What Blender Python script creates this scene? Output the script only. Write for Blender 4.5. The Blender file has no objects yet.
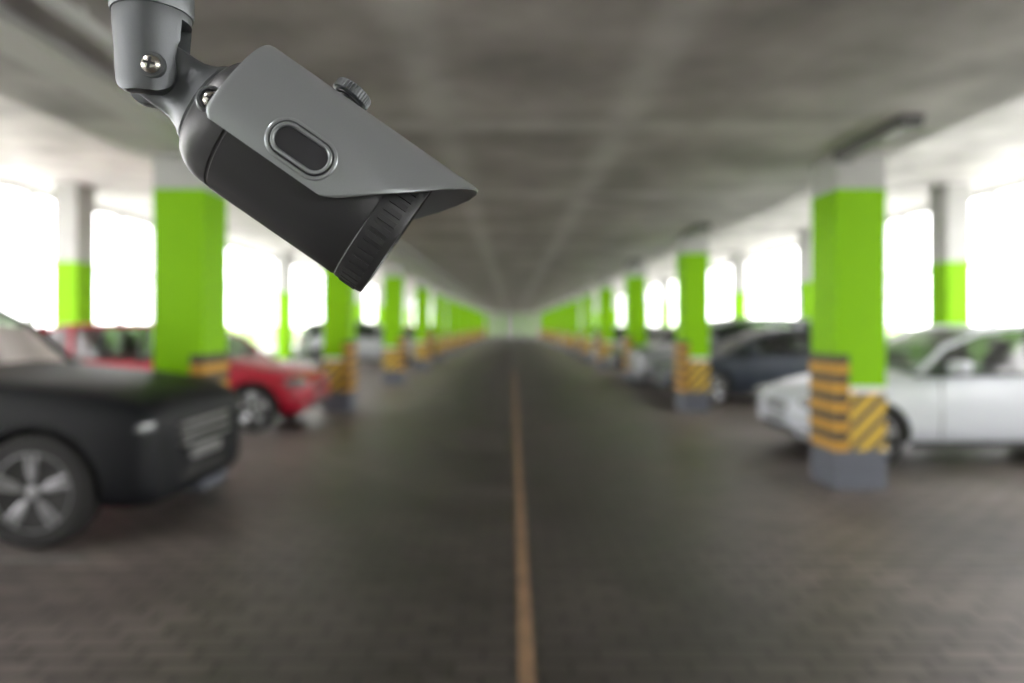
import bpy, math, random
from mathutils import Vector, Matrix
random.seed(4)
scene = bpy.context.scene
COL = scene.collection
# ------------------------------------------------------------------ materials
def mat(name, col, rough=0.5, metal=0.0, noise=0.0, nscale=20.0, bump=0.0, coat=0.0, spec=None):
    m = bpy.data.materials.new(name); m.use_nodes = True
    nt = m.node_tree; b = nt.nodes['Principled BSDF']
    b.inputs['Base Color'].default_value = (*col, 1)
    b.inputs['Roughness'].default_value = rough
    b.inputs['Metallic'].default_value = metal
    b.inputs['Coat Weight'].default_value = coat
    if spec is not None: b.inputs['Specular IOR Level'].default_value = spec
    tc = nt.nodes.new('ShaderNodeTexCoord')
    nz = nt.nodes.new('ShaderNodeTexNoise'); nz.inputs['Scale'].default_value = nscale
    nz.inputs['Detail'].default_value = 4
    nt.links.new(tc.outputs['Object'], nz.inputs['Vector'])
    mr = nt.nodes.new('ShaderNodeMapRange')
    mr.inputs['To Min'].default_value = 1 - noise; mr.inputs['To Max'].default_value = 1 + noise
    nt.links.new(nz.outputs['Fac'], mr.inputs['Value'])
    mx = nt.nodes.new('ShaderNodeVectorMath'); mx.operation = 'SCALE'
    mx.inputs[0].default_value = col
    nt.links.new(mr.outputs[0], mx.inputs['Scale'])
    nt.links.new(mx.outputs[0], b.inputs['Base Color'])
    if bump:
        bp = nt.nodes.new('ShaderNodeBump'); bp.inputs['Strength'].default_value = bump
        bp.inputs['Distance'].default_value = 0.002
        nt.links.new(nz.outputs['Fac'], bp.inputs['Height'])
        nt.links.new(bp.outputs[0], b.inputs['Normal'])
    return m

M_green = mat('green_paint', (0.24, 0.56, 0.0), 0.6, noise=0.06, nscale=3, spec=.2)
M_white = mat('white_paint', (0.8, 0.8, 0.8), 0.5, noise=0.05, nscale=3)
M_frame = mat('frame_light_grey', (0.75, 0.75, 0.76), 0.5, noise=0.05, nscale=3)
M_conc = mat('concrete_grey', (0.5, 0.5, 0.49), 0.8, noise=0.15, nscale=4)
M_base = mat('grey_base_paint', (0.11, 0.12, 0.145), 0.7, noise=0.15, nscale=8)
M_yellow = mat('yellow_line_paint', (0.22, 0.135, 0.075), 0.7, noise=0.7, nscale=4)
M_linew = mat('worn_white_line_paint', (0.16, 0.15, 0.14), 0.7, noise=0.7, nscale=5)
M_pipe = mat('pipe_paint', (0.6, 0.6, 0.6), 0.5, noise=0.05)
M_lampd = mat('lamp_housing', (0.10, 0.10, 0.10), 0.5)
M_tube = mat('lamp_diffuser', (0.25, 0.25, 0.25), 0.3)
M_asph = mat('outside_concrete', (0.6, 0.6, 0.57), 0.9, noise=0.1, nscale=1)
M_leaf = mat('foliage', (0.3, 0.48, 0.12), 0.8, noise=0.5, nscale=6)

def stripe_mat():
    m = bpy.data.materials.new('hazard_stripes'); m.use_nodes = True
    nt = m.node_tree; b = nt.nodes['Principled BSDF']; b.inputs['Roughness'].default_value = 0.6
    tc = nt.nodes.new('ShaderNodeTexCoord')
    dot = nt.nodes.new('ShaderNodeVectorMath'); dot.operation = 'DOT_PRODUCT'
    dot.inputs[1].default_value = (-5.2, -5.2, 5.2)
    nt.links.new(tc.outputs['Object'], dot.inputs[0])
    fr = nt.nodes.new('ShaderNodeMath'); fr.operation = 'FRACT'
    nt.links.new(dot.outputs['Value'], fr.inputs[0])
    gt = nt.nodes.new('ShaderNodeMath'); gt.operation = 'GREATER_THAN'; gt.inputs[1].default_value = 0.45
    nt.links.new(fr.outputs[0], gt.inputs[0])
    mx = nt.nodes.new('ShaderNodeMix'); mx.data_type = 'RGBA'
    mx.inputs[6].default_value = (0.11, 0.095, 0.06, 1); mx.inputs[7].default_value = (0.68, 0.44, 0.035, 1)
    nt.links.new(gt.outputs[0], mx.inputs[0]); nt.links.new(mx.outputs[2], b.inputs['Base Color'])
    return m
M_haz = stripe_mat()
M_gblack = mat('guard_rubber', (0.07, 0.055, 0.035), 0.6)
M_gyel = mat('guard_yellow', (0.56, 0.29, 0.025), 0.6)

def floor_mat():
    m = bpy.data.materials.new('brick_pavers'); m.use_nodes = True
    nt = m.node_tree; L = nt.links; b = nt.nodes['Principled BSDF']
    tc = nt.nodes.new('ShaderNodeTexCoord')
    br = nt.nodes.new('ShaderNodeTexBrick')
    br.inputs['Scale'].default_value = 1.0
    br.inputs['Brick Width'].default_value = 0.26; br.inputs['Row Height'].default_value = 0.13
    br.inputs['Mortar Size'].default_value = 0.012; br.inputs['Mortar Smooth'].default_value = 0.3
    br.inputs['Bias'].default_value = 0.0
    br.inputs['Color1'].default_value = (0.165, 0.140, 0.127, 1)
    br.inputs['Color2'].default_value = (0.105, 0.089, 0.082, 1)
    br.inputs['Mortar'].default_value = (0.03, 0.026, 0.024, 1)
    L.new(tc.outputs['Object'], br.inputs['Vector'])
    nz = nt.nodes.new('ShaderNodeTexNoise'); nz.inputs['Scale'].default_value = 0.75; nz.inputs['Detail'].default_value = 6
    L.new(tc.outputs['Object'], nz.inputs['Vector'])
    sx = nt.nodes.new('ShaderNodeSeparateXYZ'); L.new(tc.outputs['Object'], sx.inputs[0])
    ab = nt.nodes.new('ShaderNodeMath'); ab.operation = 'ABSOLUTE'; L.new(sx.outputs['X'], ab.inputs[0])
    mr = nt.nodes.new('ShaderNodeMapRange'); mr.interpolation_type = 'SMOOTHSTEP'  # glow of the side openings put into the paver colour, centre kept dark
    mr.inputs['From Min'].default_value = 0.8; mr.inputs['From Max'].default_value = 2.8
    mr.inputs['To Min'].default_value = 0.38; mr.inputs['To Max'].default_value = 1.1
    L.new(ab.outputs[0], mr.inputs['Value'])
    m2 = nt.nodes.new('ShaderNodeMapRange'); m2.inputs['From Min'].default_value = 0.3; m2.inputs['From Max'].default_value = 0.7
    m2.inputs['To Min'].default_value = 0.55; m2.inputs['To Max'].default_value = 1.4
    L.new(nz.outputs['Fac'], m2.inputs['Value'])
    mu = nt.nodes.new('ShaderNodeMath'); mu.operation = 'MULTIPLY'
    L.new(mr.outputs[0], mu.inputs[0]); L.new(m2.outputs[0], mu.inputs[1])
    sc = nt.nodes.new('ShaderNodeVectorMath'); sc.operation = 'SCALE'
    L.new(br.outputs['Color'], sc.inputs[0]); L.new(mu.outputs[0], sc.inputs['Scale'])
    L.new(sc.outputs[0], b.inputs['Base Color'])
    m3 = nt.nodes.new('ShaderNodeMapRange'); m3.inputs['To Min'].default_value = 0.34; m3.inputs['To Max'].default_value = 0.6
    L.new(nz.outputs['Fac'], m3.inputs['Value']); L.new(m3.outputs[0], b.inputs['Roughness'])
    bp = nt.nodes.new('ShaderNodeBump'); bp.inputs['Strength'].default_value = 0.3; bp.inputs['Distance'].default_value = 0.005
    bp.invert = True
    L.new(br.outputs['Fac'], bp.inputs['Height']); L.new(bp.outputs[0], b.inputs['Normal'])
    return m
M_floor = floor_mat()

def ceiling_mat():
    m = bpy.data.materials.new('ceiling_concrete'); m.use_nodes = True
    nt = m.node_tree; L = nt.links; b = nt.nodes['Principled BSDF']; b.inputs['Roughness'].default_value = 0.7
    tc = nt.nodes.new('ShaderNodeTexCoord')
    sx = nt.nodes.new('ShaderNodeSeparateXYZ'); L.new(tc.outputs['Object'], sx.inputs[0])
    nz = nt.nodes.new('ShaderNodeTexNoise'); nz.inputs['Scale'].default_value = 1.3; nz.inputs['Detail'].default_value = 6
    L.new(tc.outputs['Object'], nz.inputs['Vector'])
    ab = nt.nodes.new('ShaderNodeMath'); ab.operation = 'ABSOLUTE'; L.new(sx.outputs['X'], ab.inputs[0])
    mr = nt.nodes.new('ShaderNodeMapRange'); mr.interpolation_type = 'SMOOTHSTEP'  # daylight from the open sides, painted in: ceiling colour whitens away from the centre
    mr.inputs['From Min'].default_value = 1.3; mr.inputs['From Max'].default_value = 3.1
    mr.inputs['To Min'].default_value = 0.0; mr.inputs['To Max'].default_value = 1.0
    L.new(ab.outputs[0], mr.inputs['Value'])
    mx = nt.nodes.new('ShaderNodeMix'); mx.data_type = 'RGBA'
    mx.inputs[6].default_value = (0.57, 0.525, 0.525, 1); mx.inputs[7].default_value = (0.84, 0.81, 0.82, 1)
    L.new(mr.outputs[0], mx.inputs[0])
    def strip(sock, centre, half, soft):
        a = nt.nodes.new('ShaderNodeMath'); a.operation = 'SUBTRACT'; L.new(sock, a.inputs[0]); a.inputs[1].default_value = centre
        c = nt.nodes.new('ShaderNodeMath'); c.operation = 'ABSOLUTE'; L.new(a.outputs[0], c.inputs[0])
        r = nt.nodes.new('ShaderNodeMapRange'); r.interpolation_type = 'SMOOTHSTEP'
        r.inputs['From Min'].default_value = half; r.inputs['From Max'].default_value = half + soft
        r.inputs['To Min'].default_value = 1; r.inputs['To Max'].default_value = 0
        L.new(c.outputs[0], r.inputs['Value']); return r.outputs[0]
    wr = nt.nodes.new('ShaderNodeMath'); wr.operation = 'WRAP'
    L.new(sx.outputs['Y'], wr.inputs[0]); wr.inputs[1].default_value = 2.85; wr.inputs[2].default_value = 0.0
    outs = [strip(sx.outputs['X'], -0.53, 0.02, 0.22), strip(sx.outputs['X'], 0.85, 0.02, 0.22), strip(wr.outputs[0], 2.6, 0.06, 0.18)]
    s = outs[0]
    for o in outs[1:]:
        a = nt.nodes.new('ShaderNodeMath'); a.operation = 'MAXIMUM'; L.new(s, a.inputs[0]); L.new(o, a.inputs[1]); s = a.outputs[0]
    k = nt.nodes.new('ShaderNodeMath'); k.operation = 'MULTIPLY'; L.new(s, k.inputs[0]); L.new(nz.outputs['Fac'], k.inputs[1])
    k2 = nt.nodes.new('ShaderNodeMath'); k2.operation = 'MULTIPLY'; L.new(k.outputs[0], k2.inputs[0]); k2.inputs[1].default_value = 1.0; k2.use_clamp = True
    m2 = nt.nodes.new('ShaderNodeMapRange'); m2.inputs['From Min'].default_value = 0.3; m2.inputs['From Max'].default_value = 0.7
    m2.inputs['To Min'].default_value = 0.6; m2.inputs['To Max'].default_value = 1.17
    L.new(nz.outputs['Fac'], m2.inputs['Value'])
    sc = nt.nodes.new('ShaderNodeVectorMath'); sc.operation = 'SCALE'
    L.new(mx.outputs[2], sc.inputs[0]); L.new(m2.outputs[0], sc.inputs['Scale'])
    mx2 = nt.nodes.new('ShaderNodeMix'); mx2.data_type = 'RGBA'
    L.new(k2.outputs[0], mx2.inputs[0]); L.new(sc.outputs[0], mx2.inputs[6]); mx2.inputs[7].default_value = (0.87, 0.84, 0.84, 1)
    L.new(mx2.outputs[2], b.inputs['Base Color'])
    return m
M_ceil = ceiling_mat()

def glass_mat():
    m = bpy.data.materials.new('car_glass'); m.use_nodes = True
    nt = m.node_tree; nt.nodes.remove(nt.nodes['Principled BSDF'])
    out = nt.nodes['Material Output']
    t = nt.nodes.new('ShaderNodeBsdfTransparent'); t.inputs[0].default_value = (0.26, 0.31, 0.25, 1)
    g = nt.nodes.new('ShaderNodeBsdfGlossy'); g.inputs['Roughness'].default_value = 0.05
    fr = nt.nodes.new('ShaderNodeFresnel'); fr.inputs[0].default_value = 1.45
    mx = nt.nodes.new('ShaderNodeMixShader')
    nt.links.new(fr.outputs[0], mx.inputs[0]); nt.links.new(t.outputs[0], mx.inputs[1]); nt.links.new(g.outputs[0], mx.inputs[2])
    nt.links.new(mx.outputs[0], out.inputs[0]); return m
M_glass = glass_mat()
M_plastic = mat('black_plastic', (0.015, 0.015, 0.015), 0.6)
M_tire = mat('tire_rubber', (0.014, 0.014, 0.014), 0.8)
M_rim = mat('alloy_rim', (0.5, 0.51, 0.53), 0.35, metal=0.7)
M_rimk = mat('alloy_rim_grey', (0.25, 0.25, 0.26), 0.4, metal=0.6)
M_rimd = mat('brake_dark', (0.03, 0.03, 0.03), 0.5)
M_chrome = mat('chrome', (0.4, 0.4, 0.4), 0.3, metal=1)
M_head = mat('headlight_lens', (0.12, 0.13, 0.135), 0.08, metal=0.3, coat=1)
M_tail = mat('tail_lens', (0.4, 0.01, 0.01), 0.15)
M_plate = mat('plate_white', (0.2, 0.2, 0.2), 0.4)
M_seat = mat('seat_fabric', (0.03, 0.03, 0.035), 0.9)

# ------------------------------------------------------------------ mesh builder
class MB:
    def __init__(s): s.v = []; s.f = []; s.m = []
    def add(s, vs, fs, mi=0):
        o = len(s.v); s.v += [Vector(p) for p in vs]
        for f in fs: s.f.append([i + o for i in f]); s.m.append(mi)
    def box(s, x0, x1, y0, y1, z0, z1, mi=0, M=None, bev=0.0):
        if bev <= 0:
            vs = [Vector((x, y, z)) for x in (x0, x1) for y in (y0, y1) for z in (z0, z1)]
            fs = [(0, 1, 3, 2), (4, 6, 7, 5), (0, 4, 5, 1), (2, 3, 7, 6), (0, 2, 6, 4), (1, 5, 7, 3)]
        else:
            vs = []; fs = []; n = 12; m_ = 8
            cx, cy, cz = (x0 + x1) / 2, (y0 + y1) / 2, (z0 + z1) / 2
            hx, hy, hz = (x1 - x0) / 2, (y1 - y0) / 2, (z1 - z0) / 2
            e = bev
            sp = lambda t: math.copysign(abs(t) ** e, t)
            for j in range(m_ + 1):
                p = -math.pi / 2 + math.pi * j / m_
                for i in range(n * 2):
                    a = math.pi * i / n
                    vs.append(Vector((cx + hx * sp(math.cos(p)) * sp(math.cos(a)), cy + hy * sp(math.cos(p)) * sp(math.sin(a)), cz + hz * sp(math.sin(p)))))
            N = n * 2
            for j in range(m_):
                for i in range(N):
                    fs.append((j * N + i, j * N + (i + 1) % N, (j + 1) * N + (i + 1) % N, (j + 1) * N + i))
        if M: vs = [M @ p for p in vs]
        s.add(vs, fs, mi)
    def rings(s, rings, mi=0, cap0=True, cap1=True, mis=None):
        n = len(rings[0]); o = len(s.v)
        for r in rings: s.v += [Vector(p) for p in r]
        for j in range(len(rings) - 1):
            for i in range(n):
                s.f.append([o + j * n + i, o + j * n + (i + 1) % n, o + (j + 1) * n + (i + 1) % n, o + (j + 1) * n + i])
                s.m.append(mis[j] if mis else mi)
        if cap0: s.f.append([o + i for i in range(n)][::-1]); s.m.append(mis[0] if mis else mi)
        if cap1: s.f.append([o + (len(rings) - 1) * n + i for i in range(n)]); s.m.append(mis[-1] if mis else mi)
    def lathe(s, prof, c, ax, n=40, mi=0, mis=None, cap0=True, cap1=True):
        ax = Vector(ax).normalized(); c = Vector(c)
        a = ax.orthogonal().normalized(); b = ax.cross(a)
        rs = [[c + ax * h + (a * math.cos(2 * math.pi * i / n) + b * math.sin(2 * math.pi * i / n)) * max(r, 1e-5) for i in range(n)] for h, r in prof]
        s.rings(rs, mi, cap0, cap1, mis)
    def tube(s, pts, r, mi=0, n=8):
        pts = [Vector(p) for p in pts]; rs = []
        for k, p in enumerate(pts):
            t = (pts[min(k + 1, len(pts) - 1)] - pts[max(k - 1, 0)]).normalized()
            a = t.cross(Vector((0, 0, 1)));
            if a.length < 1e-3: a = t.cross(Vector((0, 1, 0)))
            a.normalize(); b = t.cross(a)
            rs.append([p + (a * math.cos(2 * math.pi * i / n) + b * math.sin(2 * math.pi * i / n)) * r for i in range(n)])
        s.rings(rs, mi)
    def obj(s, name, mats, parent=None, smooth=35, origin=None):
        me = bpy.data.meshes.new(name)
        o_ = Vector(origin) if origin is not None else Vector((0, 0, 0))
        me.from_pydata([p - o_ for p in s.v], [], s.f)
        for m in mats: me.materials.append(m)
        me.polygons.foreach_set('material_index', s.m)
        me.update()
        import bmesh
        bm = bmesh.new(); bm.from_mesh(me); bmesh.ops.recalc_face_normals(bm, faces=bm.faces); bm.to_mesh(me); bm.free()
        if smooth: shade(me, smooth)
        ob = bpy.data.objects.new(name, me); COL.objects.link(ob)
        if parent: ob.parent = parent
        else: ob.location = o_
        return ob
def shade(me, ang):
    me.polygons.foreach_set('use_smooth', [True] * len(me.polygons))
    me.set_sharp_from_angle(angle=math.radians(ang))
def bake(o, ang=None):
    bpy.context.view_layer.update()
    dg = bpy.context.evaluated_depsgraph_get()
    me = bpy.data.meshes.new_from_object(o.evaluated_get(dg))
    o.modifiers.clear(); o.data = me
    if ang: shade(me, ang)
def boolean(o, cut, op):
    md = o.modifiers.new('b', 'BOOLEAN'); md.operation = op; md.object = cut; md.solver = 'EXACT'
    bake(o); bpy.data.objects.remove(cut)
def empty(name, loc, rot=0):
    e = bpy.data.objects.new(name, None); COL.objects.link(e); e.location = loc; e.rotation_euler = (0, 0, rot)
    e.empty_display_size = 0.2
    return e

# ------------------------------------------------------------------ the room
H = 3.05; HB = 3.95; Y0, Y1 = -9.0, 82.0; XW = 8.6; XE = 3.45
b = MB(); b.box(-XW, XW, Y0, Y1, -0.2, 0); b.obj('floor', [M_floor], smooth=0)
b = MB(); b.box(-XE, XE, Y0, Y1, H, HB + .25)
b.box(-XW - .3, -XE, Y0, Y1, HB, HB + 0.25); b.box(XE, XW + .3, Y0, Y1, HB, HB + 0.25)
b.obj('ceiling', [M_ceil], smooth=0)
b = MB(); b.box(-XW, XW, Y1, Y1 + .2, 0, HB); b.obj('wall_far', [M_conc], smooth=0)
b = MB(); b.box(-XW, XW, Y0 - .2, Y0, 0, HB); b.obj('wall_back', [M_white], smooth=0)
b = MB()
b.box(-60, -XW, Y0 - 20, Y1 + 20, -.3, -.05); b.box(XW, 60, Y0 - 20, Y1 + 20, -.3, -.05)
b.obj('outside_ground', [M_asph], smooth=0)
for side, nm in ((-1, 'left'), (1, 'right')):
    b = MB()
    x0, x1 = sorted((side * XW, side * (XW + .15)))
    b.box(x0, x1, Y0, Y1, -.05, 0.6)
    b.box(x0, x1, Y0, Y1, HB - .1, HB)
    y = Y0 + .2
    while y < Y1:
        b.box(x0 + .02, x1 - .02, y, y + .1, .6, HB - .1)
        b.box(x0 + .05, x1 - .05, y + .7, y + .73, .6, HB - .1); y += 1.425
    b.box(x0 + .04, x1 - .04, Y0, Y1, 1.15, 1.2); b.box(x0 + .04, x1 - .04, Y0, Y1, 2.6, 2.68)
    b.obj('wall_' + nm, [M_frame], smooth=0)
b = MB(); b.box(0.028, 0.10, -2, 22, 0, 0.004); b.obj('lane_line', [M_yellow], smooth=0)
b = MB()
ys = [3.85 - 5.7, 4.45] + [9.5 + 5.7 * i for i in range(11)]
for y in ys:
    for sd in (-1, 1):
        xa, xb = sorted((sd * 2.75, sd * 7.2)); b.box(xa, xb, y, y + .08, 0, .004)
b.obj('parking_bay_lines', [M_linew], smooth=0)

def pillar(xi, y, sgn, w=.45, d=.54, guard=True, top=H):
    b = MB()
    xa, xb = sorted((0, sgn * w))
    if guard: lv = [(0, .36, 2), (.36, .88, 1), (.88, .94, 3), (.94, 2.74, 0), (2.74, top, 4)]
    else: lv = [(0, .36, 2), (.36, 2.6, 0), (2.6, top, 4)]
    for z0, z1, m_ in lv:
        e = .004 if m_ == 2 else 0
        b.box(xa - e, xb + e, -e, d + e, z0, z1, m_)
    if guard:
        z = .36
        k = 0
        while z < 1.22:
            z2 = z + .087
            t = .035
            ga, gb = sorted((-sgn * t, sgn * .10))
            b.box(ga, gb, -t, .16, z, z2, 5 + k % 2)
            if sgn > 0: b.box(-t, 0, .16, d * .92, z, z2, 5 + k % 2)
            else: b.box(0, t, .16, d * .92, z, z2, 5 + k % 2)
            z = z2; k += 1
    o = b.obj('concrete_pillar', [M_green, M_haz, M_base, M_white, M_conc, M_gyel, M_gblack], smooth=0)
    o.location = (sgn * xi, y, 0)
    return o
for i in range(-2, 13):
    y = 6.36 + 5.7 * i
    if not (-1.0 < y < 2.0):
        pillar(2.95, y, 1); pillar(2.81, y, -1)
    pillar(7.5, y, 1, guard=False, top=HB, w=.4); pillar(7.5, y, -1, guard=False, top=HB, w=.4)
for x in (-2.2, -.9, .5, 1.8):
    pillar(abs(x), 78.5, 1 if x > 0 else -1, guard=False)

b = MB()
b.tube([(-2.1, Y0, H - .07), (-2.1, 77, H - .07)], .04, 0, 12)
y = -8
while y < 76:
    b.box(-2.12, -2.08, y, y + .03, H - .1, H); y += 2.85
b.obj('ceiling_pipe', [M_pipe])
b = MB()
b.box(-2.74, -2.46, Y0, 77, H - .09, H - .005)
b.obj('cable_tray', [M_white], smooth=0)
for i in range(0, 12):
    b = MB(); yc = 5.70 + 5.7 * i; x = 2.95
    if i > 0: yc -= .15
    b.box(x - .09, x + .09, yc - .55, yc + .55, H - .035, H, 0)
    b.box(x - .055, x + .055, yc - .52, yc + .52, H - .085, H - .03, 1)
    b.box(x - .075, x + .075, yc - .55, yc - .51, H - .095, H - .03, 0); b.box(x - .075, x + .075, yc + .51, yc + .55, H - .095, H - .03, 0)
    b.obj('added_fill_fixture', [M_lampd, M_tube], smooth=0, origin=(x, yc, H))

for sd in (-1, 1):
    b = MB()
    y = -6
    while y < 80:
        r = random.uniform(.9, 1.5); x = sd * random.uniform(17, 19)
        rs = []
        for j in range(9):
            p = -math.pi / 2 + math.pi * j / 8
            rs.append([(x + r * math.cos(p) * math.cos(a) * random.uniform(.85, 1.15), y + r * math.cos(p) * math.sin(a) * random.uniform(.85, 1.15), .6 + r * .75 * math.sin(p)) for a in [2 * math.pi * k / 14 for k in range(14)]])
        b.rings(rs); y += random.uniform(1.5, 4)
    b.obj('hedge_row', [M_leaf], smooth=80)

# ------------------------------------------------------------------ cars
def make_car(name, paint, loc, rot, L=4.4, W=1.78, Hc=1.46, kind='hatch', zk=1.0, R=.32, axf=.85, axr=None, rimmat=None, ws=0.0):
    # ws: how far the windscreen base is set back along the car
    root = empty(name, loc, rot)
    k = L / 4.4; hw = W / 2
    axf = axf * k; axr = (3.5 if axr is None else axr) * k
    st = [(0.00, .66, .36, .56), (0.05, .80, .25, .67), (0.22, .93, .20, .755), (0.60, .985, .20, .845), (1.05, 1.0, .20, .935),
          (1.35, 1.0, .2, .975), (1.9, 1.0, .2, .98), (2.6, 1.0, .2, .99), (3.4, 1.0, .2, 1.01), (3.9, .985, .2, 1.02 if kind != 'sedan' else 1.0),
          (4.25, .93, .23, 1.0), (4.37, .85, .33, .9), (4.4, .76, .42, .75)]
    if kind == 'suv':
        st[:4] = [(0.00, .78, .26, .60), (0.03, .89, .20, .74), (0.14, .96, .18, .82), (0.5, .99, .18, .88)]
        st[4] = (1.05, 1.0, .2, .925); st[5] = (1.35, 1.0, .2, .955)
    rings = []
    for x, w, zb, zt in st:
        x *= k; w *= hw; zb *= zk; zt *= zk; zm = zb + (zt - zb) * .5
        half = [(0, zb), (w * .6, zb), (w * .9, zb + .01), (w * .985, zb + (zt - zb) * .18), (w, zm), (w * .99, zb + (zt - zb) * .78),
                (w * .955, zb + (zt - zb) * .93), (w * .86, zt), (w * .55, zt + .025), (0, zt + .035)]
        rings.append([(x, y, z) for y, z in half] + [(x, -y, z) for y, z in half[-2:0:-1]])
    b = MB(); b.rings(rings)
    body = b.obj('body', [paint, M_plastic], root, smooth=60)
    md = body.modifiers.new('s', 'SUBSURF'); md.levels = 2; md.render_levels = 2
    bake(body)
    c = MB()
    for ax in (axf, axr):
        for sd in (-1, 1):
            ya, yb = sorted((sd * hw * .68, sd * (hw + .2)))
            c.lathe([(0, R + .055), (yb - ya, R + .055)], (ax, ya, R), (0, 1, 0), 36, 1)
    cut = c.obj('cut', [paint, M_plastic], smooth=0)
    cut.parent = root
    boolean(body, cut, 'DIFFERENCE'); shade(body.data, 40)
    zb = .95 * zk
    if kind == 'sedan':
        prof = [(1.12, .955 * zk), (1.5, .955 * zk + (Hc - .955 * zk) * .55), (1.95, Hc - .05), (2.3, Hc - .005), (2.8, Hc), (3.15, Hc - .05), (3.5, Hc - .22), (3.95, 1.02 * zk)]
        glass_k = {0, 1, 5, 6}
    else:
        prof = [(1.12 + ws, .955 * zk), (1.45 + ws * .9, .955 * zk + (Hc - .955 * zk) * .55), (1.85 + ws * .6, Hc - .06), (2.2 + ws * .4, Hc - .01), (2.9, Hc), (3.6, Hc - .02), (3.95, Hc - .07), (4.15, zb + (Hc - zb) * .5), (4.28, 1.0 * zk)]
        glass_k = {0, 1, 6, 7}
    g = MB(); rows = []; base = []
    for x, z in prof:
        f = min(1, max(0, (z - .95 * zk) / (Hc - .95 * zk)))
        w = hw * (.90 - .17 * f)
        crown = .04
        rows.append([(x * k + .05 * (abs(t) ** 2) * (1 if x < 2.5 else -1) * (0.8 if z < Hc - .03 else 0), t * w, z + (crown * (1 - t * t) - crown) * (1 if z > Hc - .1 else .3)) for t in (-1, -.75, -.4, 0, .4, .75, 1)])
        base.append((x * k, hw * .92, zb - .02))
    ng = len(prof)
    for j in range(ng - 1):
        g.add([*rows[j], *rows[j + 1]], [(i, i + 1, i + 8, i + 7) for i in range(6)], 1 if j in glass_k else 0)
    for sd in (-1, 1):
        for j in range(ng - 1):
            a, c_ = (rows[j][0], rows[j + 1][0]) if sd < 0 else (rows[j][6], rows[j + 1][6])
            ba, bc = [(q[0], sd * q[1], q[2]) for q in (base[j], base[j + 1])]
            g.add([a, c_, bc, ba], [(0, 1, 2, 3)], 1)
        e = [rows[j][0 if sd < 0 else 6] for j in range(ng)]
        g.tube(e, .032, 0)
        g.tube([(base[0][0], sd * hw * .925, zb), (base[-1][0], sd * hw * .925, zb + .02)], .014, 2)
        def pil(xt, xb, r, mi=0):
            z = Hc - .05
            g.tube([(xt * k, sd * hw * .75, z), ((xt + xb) / 2 * k, sd * hw * .85, (z + zb) / 2), (xb * k, sd * hw * .925, zb - .02)], r, mi)
        pil(2.42, 2.40, .035, 2)
        if kind == 'sedan': pil(3.2, 3.45, .05)
        else: pil(3.5, 3.42, .04); pil(3.9, 4.05, .07)
    g.obj('cabin', [paint, M_glass, M_plastic], root, smooth=50)
    s = MB()
    for x in (2.25, 3.15):
        for y in (-.38, .38):
            s.box(x * k, x * k + .14, y - .24, y + .24, .6, zb + .22, 0, bev=.4)
            s.box(x * k + .04, x * k + .13, y - .12, y + .12, zb + .2, zb + .37, 0, bev=.5)
    s.box((1.25 + ws) * k, (1.6 + ws) * k, -.65, .65, zb - .1, zb + .05, 0, bev=.4)
    s.tube([((1.75 + ws * .6) * k + .05 * math.cos(a), -.38 + .17 * math.sin(a), zb + .03 + .16 * math.cos(a)) for a in [i * math.pi / 8 for i in range(17)]], .015)
    s.obj('seats', [M_seat], root)
    d = MB()
    suv = kind == 'suv'
    if suv:
        d.box(-.02, .2, -.48, .48, .48 * zk, .66 * zk, 0, bev=.3)
        for zz in (.51, .57, .63): d.box(-.035, .12, -.45, .45, (zz - .012) * zk, (zz + .012) * zk, 1, bev=.4)
    else:
        d.box(-.005, .2, -.36, .36, .52 * zk, .61 * zk, 0, bev=.35)
        d.box(-.02, .15, -.33, .33, .56 * zk, .575 * zk, 1, bev=.4)
    d.box(-.0, .2, -.55, .55, .27 * zk, .37 * zk, 0, bev=.4)
    d.box(-.025, .1, -.26, .26, .40 * zk, .47 * zk, 3, bev=.15)
    for sd in (-1, 1):
        d.box(.02, .36, sd * hw * .74 - .17, sd * hw * .74 + .17, .58 * zk, .71 * zk, 2, bev=.7)
        d.box(.02, .2, sd * hw * .68 - .09, sd * hw * .68 + .09, .31 * zk, .39 * zk, 2, bev=.8)
        d.box(L - .4, L - .02, sd * hw * .74 - .16, sd * hw * .74 + .16, .72 * zk, .90 * zk, 4, bev=.6)
        y = sd * (hw + .07)
        xm = 1.42 + ws
        d.box(xm * k, (xm + .18) * k, y - .11, y + .11, zb + .02, zb + .17, 5, bev=.6)
        d.tube([((xm + .13) * k, sd * hw * .88, zb), ((xm + .1) * k, y, zb + .06)], .025, 0)
        d.box(axf + R + .06, axr - R - .06, sd * hw * .965 - .02, sd * hw * .965 + .02, .2 * zk, .27 * zk, 0)
        for xh in (2.2, 3.1): d.box(xh * k, xh * k + .2, sd * hw - .02, sd * hw + .02, .80 * zk, .83 * zk, 5, bev=.5)
        for xh in (1.38, 2.4, 3.28):
            d.tube([(xh * k, sd * (hw * .97), zb - .05), (xh * k, sd * (hw * .992), .75 * zk), (xh * k, sd * (hw * .998), .55 * zk), (xh * k, sd * hw * .975, .3 * zk)], .006, 0)
    d.box(L - .06, L + .012, -.26, .26, .55 * zk, .66 * zk, 3, bev=.15)
    d.obj('trim_parts', [M_plastic, M_chrome, M_head, M_plate, M_tail, paint], root)
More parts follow.
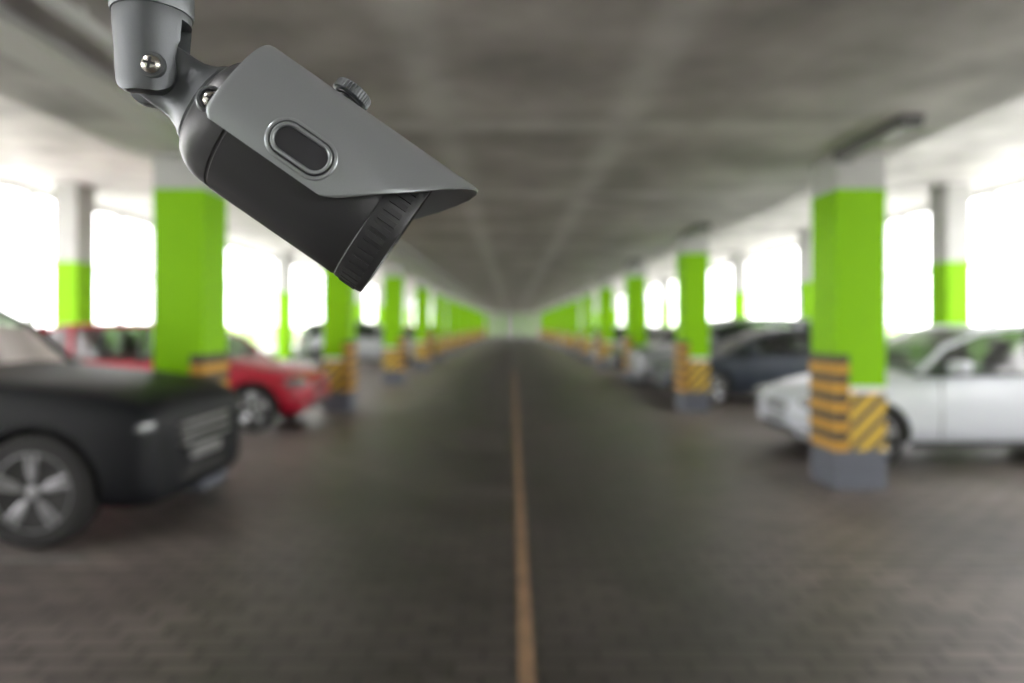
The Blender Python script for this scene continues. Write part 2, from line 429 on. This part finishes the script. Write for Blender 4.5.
    for i, ax in enumerate((axf, axr)):
        for sd in (-1, 1):
            w = MB(); wd = .11; c = Vector((ax, sd * (hw - .12), R)); A = Vector((0, sd, 0))
            w.lathe([(-wd, R * .66), (-wd, R * .9), (-wd * .8, R * .98), (-wd * .5, R), (wd * .5, R), (wd * .8, R * .98), (wd, R * .9), (wd * 1.02, R * .72), (wd * .9, R * .66)], c, A, 40, 0)
            w.lathe([(wd * .92, R * .71), (wd * .98, R * .67), (wd * .6, R * .62), (0, R * .6)], c, A, 40, 1, cap0=False, cap1=False)
            w.lathe([(wd * .3, R * .62), (wd * .32, .01)], c, A, 30, 2)
            w.lathe([(wd * .3, R * .16), (wd * .85, R * .15), (wd * .95, R * .08)], c, A, 16, 1)
            for q in range(5):
                a = 2 * math.pi * q / 5 + .3
                for da in (-.13, .13):
                    d0 = Vector((math.cos(a), 0, math.sin(a))); d1 = Vector((math.cos(a + da), 0, math.sin(a + da)))
                    w.tube([c + A * wd * .7 + d0 * R * .1, c + A * wd * .85 + d1 * R * .4, c + A * wd * .8 + d1 * R * .66], R * .055, 1, 6)
            w.obj('wheel_%d' % (i * 2 + (sd > 0) + 1), [M_tire, rimmat or M_rim, M_rimd], root)
    return root

P_black = mat('paint_black', (0.008, 0.009, 0.011), .5, coat=0, spec=.2)
P_red = mat('paint_red', (0.42, 0.008, 0.03), .35, coat=.2)
P_white = mat('paint_white', (0.60, 0.63, 0.69), .35, coat=.3)
P_blue = mat('paint_dark_blue', (0.015, 0.024, 0.04), .4, metal=.1, coat=.2)
P_silver = mat('paint_silver', (0.30, 0.31, 0.33), .4, metal=.5, coat=.3)
P_dark = mat('paint_dark_grey', (0.02, 0.02, 0.025), .35, coat=.3)
PI = math.pi
make_car('black_suv', P_black, (-2.43, 5.55, 0), PI, L=4.7, W=1.84, Hc=1.76, kind='suv', zk=1.22, R=.385, axf=.71, rimmat=M_rimk, ws=.3)
make_car('red_hatchback', P_red, (-2.90, 10.6, 0), PI, L=4.2, W=1.78, Hc=1.54, kind='hatch', R=.33, axf=.75, zk=1.05)
make_car('white_hatchback', P_white, (3.08, 8.2, 0), 0, L=4.5, W=1.8, Hc=1.52, kind='hatch', zk=1.02, R=.33, axf=.70)
make_car('dark_blue_sedan', P_blue, (2.85, 13.85, 0), 0, L=4.6, W=1.8, Hc=1.46, kind='sedan', R=.32)
make_car('silver_suv', P_silver, (2.85, 16.6, 0), 0, L=4.6, W=1.82, Hc=1.68, kind='suv', zk=1.15, R=.35)
make_car('dark_hatchback', P_dark, (2.7, 19.6, 0), 0, L=4.3, W=1.78, Hc=1.5, kind='hatch')
make_car('silver_sedan', P_silver, (2.9, 25.3, 0), 0, L=4.5, Hc=1.45, kind='sedan')
make_car('dark_hatchback', P_dark, (2.9, 31.2, 0), 0, L=4.3, Hc=1.5, kind='hatch')
make_car('silver_suv', P_silver, (-3.1, 25.3, 0), PI, L=4.5, Hc=1.66, kind='suv', zk=1.12, R=.35)
make_car('dark_hatchback', P_dark, (-2.9, 31.0, 0), PI, L=4.3, Hc=1.5, kind='hatch')
make_car('red_hatchback', P_red, (-2.9, 42.4, 0), PI, L=4.3, Hc=1.5, kind='hatch')
make_car('white_hatchback', P_white, (2.9, 42.4, 0), 0, L=4.3, Hc=1.5, kind='hatch')

# ------------------------------------------------------------------ security camera
F = 700.0
C0 = Vector((0, 0, 1.5))
def unp(x, y, d): return Vector(((x - 512) / F * d, d, 1.5 + (325 - y) / F * d))
D0, D1 = .60, .645
P0 = unp(152, 66, D0); P1 = unp(396, 236.2, D1)
U = (P1 - P0).normalized()
Mid = (P0 * .35 + P1 * .65) - C0
W_ = -(Mid - U * Mid.dot(U)).normalized()
N_ = W_.cross(U); N_ = N_ if N_.z > 0 else -N_
roll = math.radians(10)
N = N_ * math.cos(roll) - W_ * math.sin(roll)
W = W_ * math.cos(roll) + N_ * math.sin(roll)
def pos(u):
    q = (u - 162) / 298.0
    t = q * D0 / ((1 - q) * D1 + q * D0)
    return P0 + (P1 - P0) * t
def scl(u): return pos(u).y / F
def pt(u, ang, r, off=0, rw=None):
    rw = r if rw is None else rw
    return pos(u) + scl(u) * (N * (off + r * math.cos(ang)) + W * (rw * math.sin(ang)))

M_shield = mat('shield_grey_metal', (0.36, 0.385, 0.40), .32, metal=.65, noise=.05, nscale=900, bump=.06)
M_body = mat('housing_dark', (0.045, 0.046, 0.049), .40, metal=.2, noise=.05, nscale=700, bump=.08)
M_arm = mat('arm_grey_metal', (0.13, 0.14, 0.148), .40, metal=.5, noise=.05, nscale=700, bump=.08)
M_slot = mat('slot_dark', (0.03, 0.031, 0.035), .35)
M_screw = mat('screw_steel', (0.6, 0.58, 0.54), .25, metal=1)
M_lens = mat('lens_glass', (0.01, 0.01, 0.015), .05, coat=1)

cam_root = empty('security_camera', P0)
def fin(b, name, mats, smooth=35):
    o = b.obj(name, mats, None, smooth, origin=P0); o.location = (0, 0, 0); o.parent = cam_root; return o
TAU = 2 * math.pi
b = MB(); n = 96
prof = [(232, 1), (232, 40), (234, 48), (239, 55), (247, 60.5), (256, 64.5), (266, 66), (277, 66.6), (278.5, 65.6), (280, 65.6), (281.5, 67.2), (300, 67.2), (380, 66.8), (428, 66.6), (429, 66.1), (431, 66.1), (432, 66.8), (460, 66.8), (463.5, 65.5), (463.5, 60), (456, 56), (453, 54), (453, 1)]
b.rings([[pt(u, TAU * i / n, r) for i in range(n)] for u, r in prof], 0, True, True, mis=[0] * (len(prof) - 3) + [1, 1])
fin(b, 'housing', [M_body, M_lens], 28)
b = MB(); nr = 44
for i in range(nr):
    a0 = TAU * (i + .15) / nr; a1 = TAU * (i + .85) / nr
    vs = [pt(u, a, r) for u in (438, 456) for a, r in ((a0, 65.5), (a0 + .012, 67.9), (a1 - .012, 67.9), (a1, 65.5))]
    b.add(vs, [(0, 1, 2, 3), (4, 7, 6, 5), (0, 4, 5, 1), (1, 5, 6, 2), (2, 6, 7, 3)], 0)
fin(b, 'grip_ribs', [M_body], 20)
b = MB()
ctr = pos(453); s_ = scl(453)
b.lathe([(0, 24 * s_), (5 * s_, 24 * s_), (6 * s_, 20 * s_), (3 * s_, 17 * s_), (6 * s_, 8 * s_), (7 * s_, 0)], ctr, U, 32, 0)
for i in range(12):
    a = TAU * i / 12; c = pt(453, a, 42)
    b.lathe([(0, 5 * s_), (3 * s_, 5 * s_), (5 * s_, 2 * s_)], c, U, 12, 1)
fin(b, 'lens_unit', [M_lens, M_rimd])
AMD = 107
def ufront(a):
    tab = [(0, 503), (15, 501), (30, 493.5), (45, 482), (60, 466), (72, 450), (82, 434), (92, 417), (100, 404), (104, 396), (107, 386)]
    a = abs(math.degrees(a))
    for (a0, u0), (a1, u1) in zip(tab, tab[1:]):
        if a <= a1:
            f = (a - a0) / (a1 - a0); return u0 + (u1 - u0) * f
    return tab[-1][1]
AM = math.radians(AMD); na = 108; nu = 60
b = MB(); SO = 1.0
outer = []; inner = []
for i in range(na + 1):
    a = -AM + 2 * AM * i / na
    ur = 252 + 6 * abs(math.sin(min(abs(a), PI / 2))) ** 2 + 7 * max(0, (abs(a) / AM - .93) / .07) ** 2
    uf = ufront(a)
    ro = []; ri = []
    for j in range(nu + 1):
        f = j / nu; u = ur + (uf - ur) * f
        e = .8 if j in (0, nu) else 0
        ro.append(pt(u, a, 84 - e, SO)); ri.append(pt(u, a, 80.5 + e, SO))
    outer.append(ro); inner.append(ri)
NU = nu + 1
vs = [p for r in outer for p in r] + [p for r in inner for p in r]
off = (na + 1) * NU; fs = []
for i in range(na):
    for j in range(nu):
        q = i * NU + j
        fs.append((q, q + 1, q + NU + 1, q + NU)); fs.append((off + q, off + q + NU, off + q + NU + 1, off + q + 1))
    fs.append((i * NU, (i + 1) * NU, off + (i + 1) * NU, off + i * NU))
    fs.append((i * NU + nu, off + i * NU + nu, off + (i + 1) * NU + nu, (i + 1) * NU + nu))
for j in range(nu):
    fs.append((j, off + j, off + j + 1, j + 1)); q = na * NU + j
    fs.append((q, q + 1, off + q + 1, off + q))
b.add(vs, fs, 0)
fin(b, 'sun_shield', [M_shield], 40)
def oval(uc, ac, hl, w, r, n=64):
    out = []
    for i in range(n):
        t = TAU * (i + .5) / n
        cu = math.cos(t) * w + (hl if math.cos(t) > 0 else -hl); cn = math.sin(t) * w
        out.append(pt(uc + cu, ac - cn / 84.0, r, SO))
    return out
b = MB(); ac = math.radians(90); uc = 349; hl = 15
lay = [(20, 83), (20, 85.4), (19, 86.2), (16.8, 86.4), (16.3, 85.2), (15.5, 85.2), (14.8, 87.3), (14, 88.1), (12.4, 88.1), (11.6, 87.2), (11.2, 85), (11, 84.6)]
b.rings([oval(uc, ac, hl, w, r) for w, r in lay], 0, False, False, mis=[0, 0, 0, 0, 1, 1, 0, 0, 0, 0, 1])
b.rings([oval(uc, ac, hl, 11.2, 84.7), oval(uc, ac, hl, 8.5, 84.5), oval(uc, ac, hl * .3, 3, 84.4)], 1, False, True)
fin(b, 'oval_window', [M_shield, M_slot], 30)
b = MB(); s_ = scl(343); c = pos(340) + N * (84.5 * s_)
b.lathe([(-2 * s_, 12 * s_), (3 * s_, 12 * s_), (3 * s_, 15 * s_), (6 * s_, 15 * s_)], c, N, 30, 1)
rs = []; nk = 216
X1 = U; X2 = N.cross(U).normalized()
for h, r, k in ((5, 18, 0), (6, 19.5, 1), (14, 19.5, 1), (16, 18, .3), (17, 15, 0), (16.2, 13, 0), (16.2, .1, 0)):
    rs.append([c + N * (h * s_) + (X1 * math.cos(TAU * i / nk) + X2 * math.sin(TAU * i / nk)) * ((r + k * .5 * (1 if (i % 6) < 3 else -1)) * s_) for i in range(nk)])
b.rings(rs, 0)
fin(b, 'thumb_screw', [M_arm, M_body], 30)
def sup(u, h, d, e=.7, n=48):
    sp = lambda t: math.copysign(abs(t) ** e, t)
    return [pos(u) + scl(u) * (N_ * (h * sp(math.cos(TAU * i / n))) + W_ * (d * sp(math.sin(TAU * i / n)))) for i in range(n)]
b = MB()
b.rings([sup(u, h, d, e) for u, h, d, e in [(133, 6, 12, .5), (136, 14, 12.5, .5), (142, 21, 13, .5), (152, 27, 13, .5), (164, 30, 13, .5), (182, 31, 13, .5), (196, 31, 14, .6), (206, 32, 18, .7),
        (214, 35, 25, .85), (220, 38, 32, 1), (225, 42, 37, 1), (229, 44, 42, 1), (235, 44, 42, 1)]], 0)
fin(b, 'tilt_arm', [M_arm], 40)
def screw(b, c, ax, r, mi=0, slot=1, spin=.3):
    ax = ax.normalized()
    b.lathe([(-r * .4, r), (r * .12, r), (r * .35, r * .82), (r * .48, r * .5), (r * .52, 0)], c, ax, 32, mi)
    a = ax.orthogonal().normalized(); d = ax.cross(a)
    for t in (spin, spin + PI / 2):
        p = a * math.cos(t) + d * math.sin(t); q = ax.cross(p)
        vs = [c + p * (r * .62 * i) + q * (r * .13 * j) + ax * (r * h) for i in (-1, 1) for j in (-1, 1) for h in (.3, .56)]
        b.add(vs, [(0, 1, 3, 2), (4, 6, 7, 5), (0, 4, 5, 1), (2, 3, 7, 6), (0, 2, 6, 4), (1, 5, 7, 3)], slot)
b = MB(); u2 = 251; s_ = scl(u2)
cc = pos(u2) + s_ * (N * -5)
b.lathe([(30 * s_, 15 * s_), (60 * s_, 13.5 * s_), (62 * s_, 12 * s_), (62 * s_, 9.8 * s_), (59.5 * s_, 9.5 * s_)], cc, W, 36, 0)
screw(b, cc + W * (60.5 * s_), W, 7.5 * s_, 1, 2)
fin(b, 'clamp_ear', [M_arm, M_screw, M_slot])
K = D0 / F
Z = Vector((0, 0, 1)); Dp = Vector((-W_.x, -W_.y, 0)).normalized(); Xp = Dp.cross(Z).normalized()
if Xp.x < 0: Xp = -Xp
def bp(x, y, d): return P0 + Xp * ((x - 150) * K) + Z * ((58 - y) * K) + Dp * (d * K)
b = MB(); n = 72
rows = []
for y, r in ((100, 32.5), (80, 33), (40, 34.5), (20, 36), (8, 36), (6, 34), (-20, 34)):
    rows.append([bp(150.5 + r * math.cos(TAU * i / n), y, r * math.sin(TAU * i / n)) for i in range(n)])
b.rings(rows, 0)
fork = fin(b, 'fork_bracket', [M_arm], 35)
def poly_prism(pts, d0, d1):
    c = MB(); c.rings([[bp(x, y, d0) for x, y in pts], [bp(x, y, d1) for x, y in pts]], 0)
    return c.obj('cut', [M_arm], None, 0, origin=P0)
def arc(cx, cy, r, a0, a1, n=10): return [(cx + r * math.cos(math.radians(a0 + (a1 - a0) * i / n)), cy + r * math.sin(math.radians(a0 + (a1 - a0) * i / n))) for i in range(n + 1)]
bpy.context.view_layer.update()
outl = [(100, -60), (108, 30)] + [(121, 66)] + arc(138, 76, 15, 170, 100, 6) + arc(160, 74, 18, 80, 5, 6) + [(178, 54)] + arc(188, 44, 9, 180, 270, 6) + [(205, 34), (205, -60)]
cut = poly_prism(outl, -80, 80); cut.parent = cam_root; cut.location = (0, 0, 0)
boolean(fork, cut, 'INTERSECT')
slot = [(90, 120), (112, 60), (122, 36), (135, 26), (160, 22), (175, 16), (215, 16), (215, 120)]
cut = poly_prism(slot, -15.5, 15.5); cut.parent = cam_root; cut.location = (0, 0, 0)
boolean(fork, cut, 'DIFFERENCE')
bv = fork.modifiers.new('bv', 'BEVEL'); bv.width = .0012; bv.segments = 3; bv.limit_method = 'ANGLE'; bv.angle_limit = math.radians(40)
bake(fork); shade(fork.data, 35)
b = MB()
c = bp(160, 67.5, -31.5)
b.lathe([(-4 * K, 13 * K), (1.2 * K, 13 * K), (1.6 * K, 12 * K), (.6 * K, 11 * K), (.4 * K, 10.5 * K)], c, -Dp, 36, 0)
screw(b, c - Dp * (1.0 * K), -Dp, 9 * K, 1, 2, .6)
fin(b, 'fork_screw', [M_arm, M_screw, M_slot])
b = MB()
ztop = H - P0.z
def zc(y): return (58 - y) * K
b.lathe([(zc(9), 34 * K), (zc(8), 37.5 * K), (zc(4), 38.5 * K), (zc(-22), 38.5 * K), (zc(-28), 37 * K), (zc(-58), 32 * K), (zc(-68), 24 * K),
         (ztop - .02, 24 * K), (ztop - .018, 60 * K), (ztop - .001, 62 * K)], P0 + Xp * (.5 * K), Z, 64, 0)
fin(b, 'swivel_pole', [M_arm])

# ------------------------------------------------------------------ light
w = bpy.data.worlds.new('World'); scene.world = w; w.use_nodes = True
nt = w.node_tree; bg = nt.nodes['Background']
bg.inputs[0].default_value = (1.0, 0.975, 0.98, 1); bg.inputs[1].default_value = 8.8
def area(name, loc, rot, sx, sy, e, col=(1, 1, 1)):
    l = bpy.data.lights.new(name, 'AREA'); l.shape = 'RECTANGLE'; l.size = sx; l.size_y = sy; l.energy = e; l.color = col
    o = bpy.data.objects.new(name, l); COL.objects.link(o); o.location = loc; o.rotation_euler = rot; return o
for k_, (x, y, e) in enumerate([(-1.35, .1, 36), (-1.6, -2.5, 16), (1.9, -2.5, 12)]):  # added fill lights with fixtures, out of view, to brighten the security camera
    b = MB(); b.box(x - .09, x + .09, y - .6, y + .6, H - .04, H, 0); b.obj('added_fill_fixture', [M_lampd], smooth=0, origin=(x, y, H))
    area('added_fill_light', (x, y, H - .06), (0, 0, 0), .14, 1.1, e, (1, .97, .96))

cd = bpy.data.cameras.new('camera'); cam = bpy.data.objects.new('camera', cd); COL.objects.link(cam)
cam.location = C0; cam.rotation_euler = (math.radians(90), 0, 0)
cd.sensor_width = 36; cd.lens = 36 * F / 1024; cd.shift_y = -16.5 / 1024; cd.clip_start = .02
cd.dof.use_dof = True; cd.dof.focus_distance = .60; cd.dof.aperture_fstop = 2.05
scene.camera = cam
scene.view_settings.view_transform = 'Standard'
scene.view_settings.look = 'None'
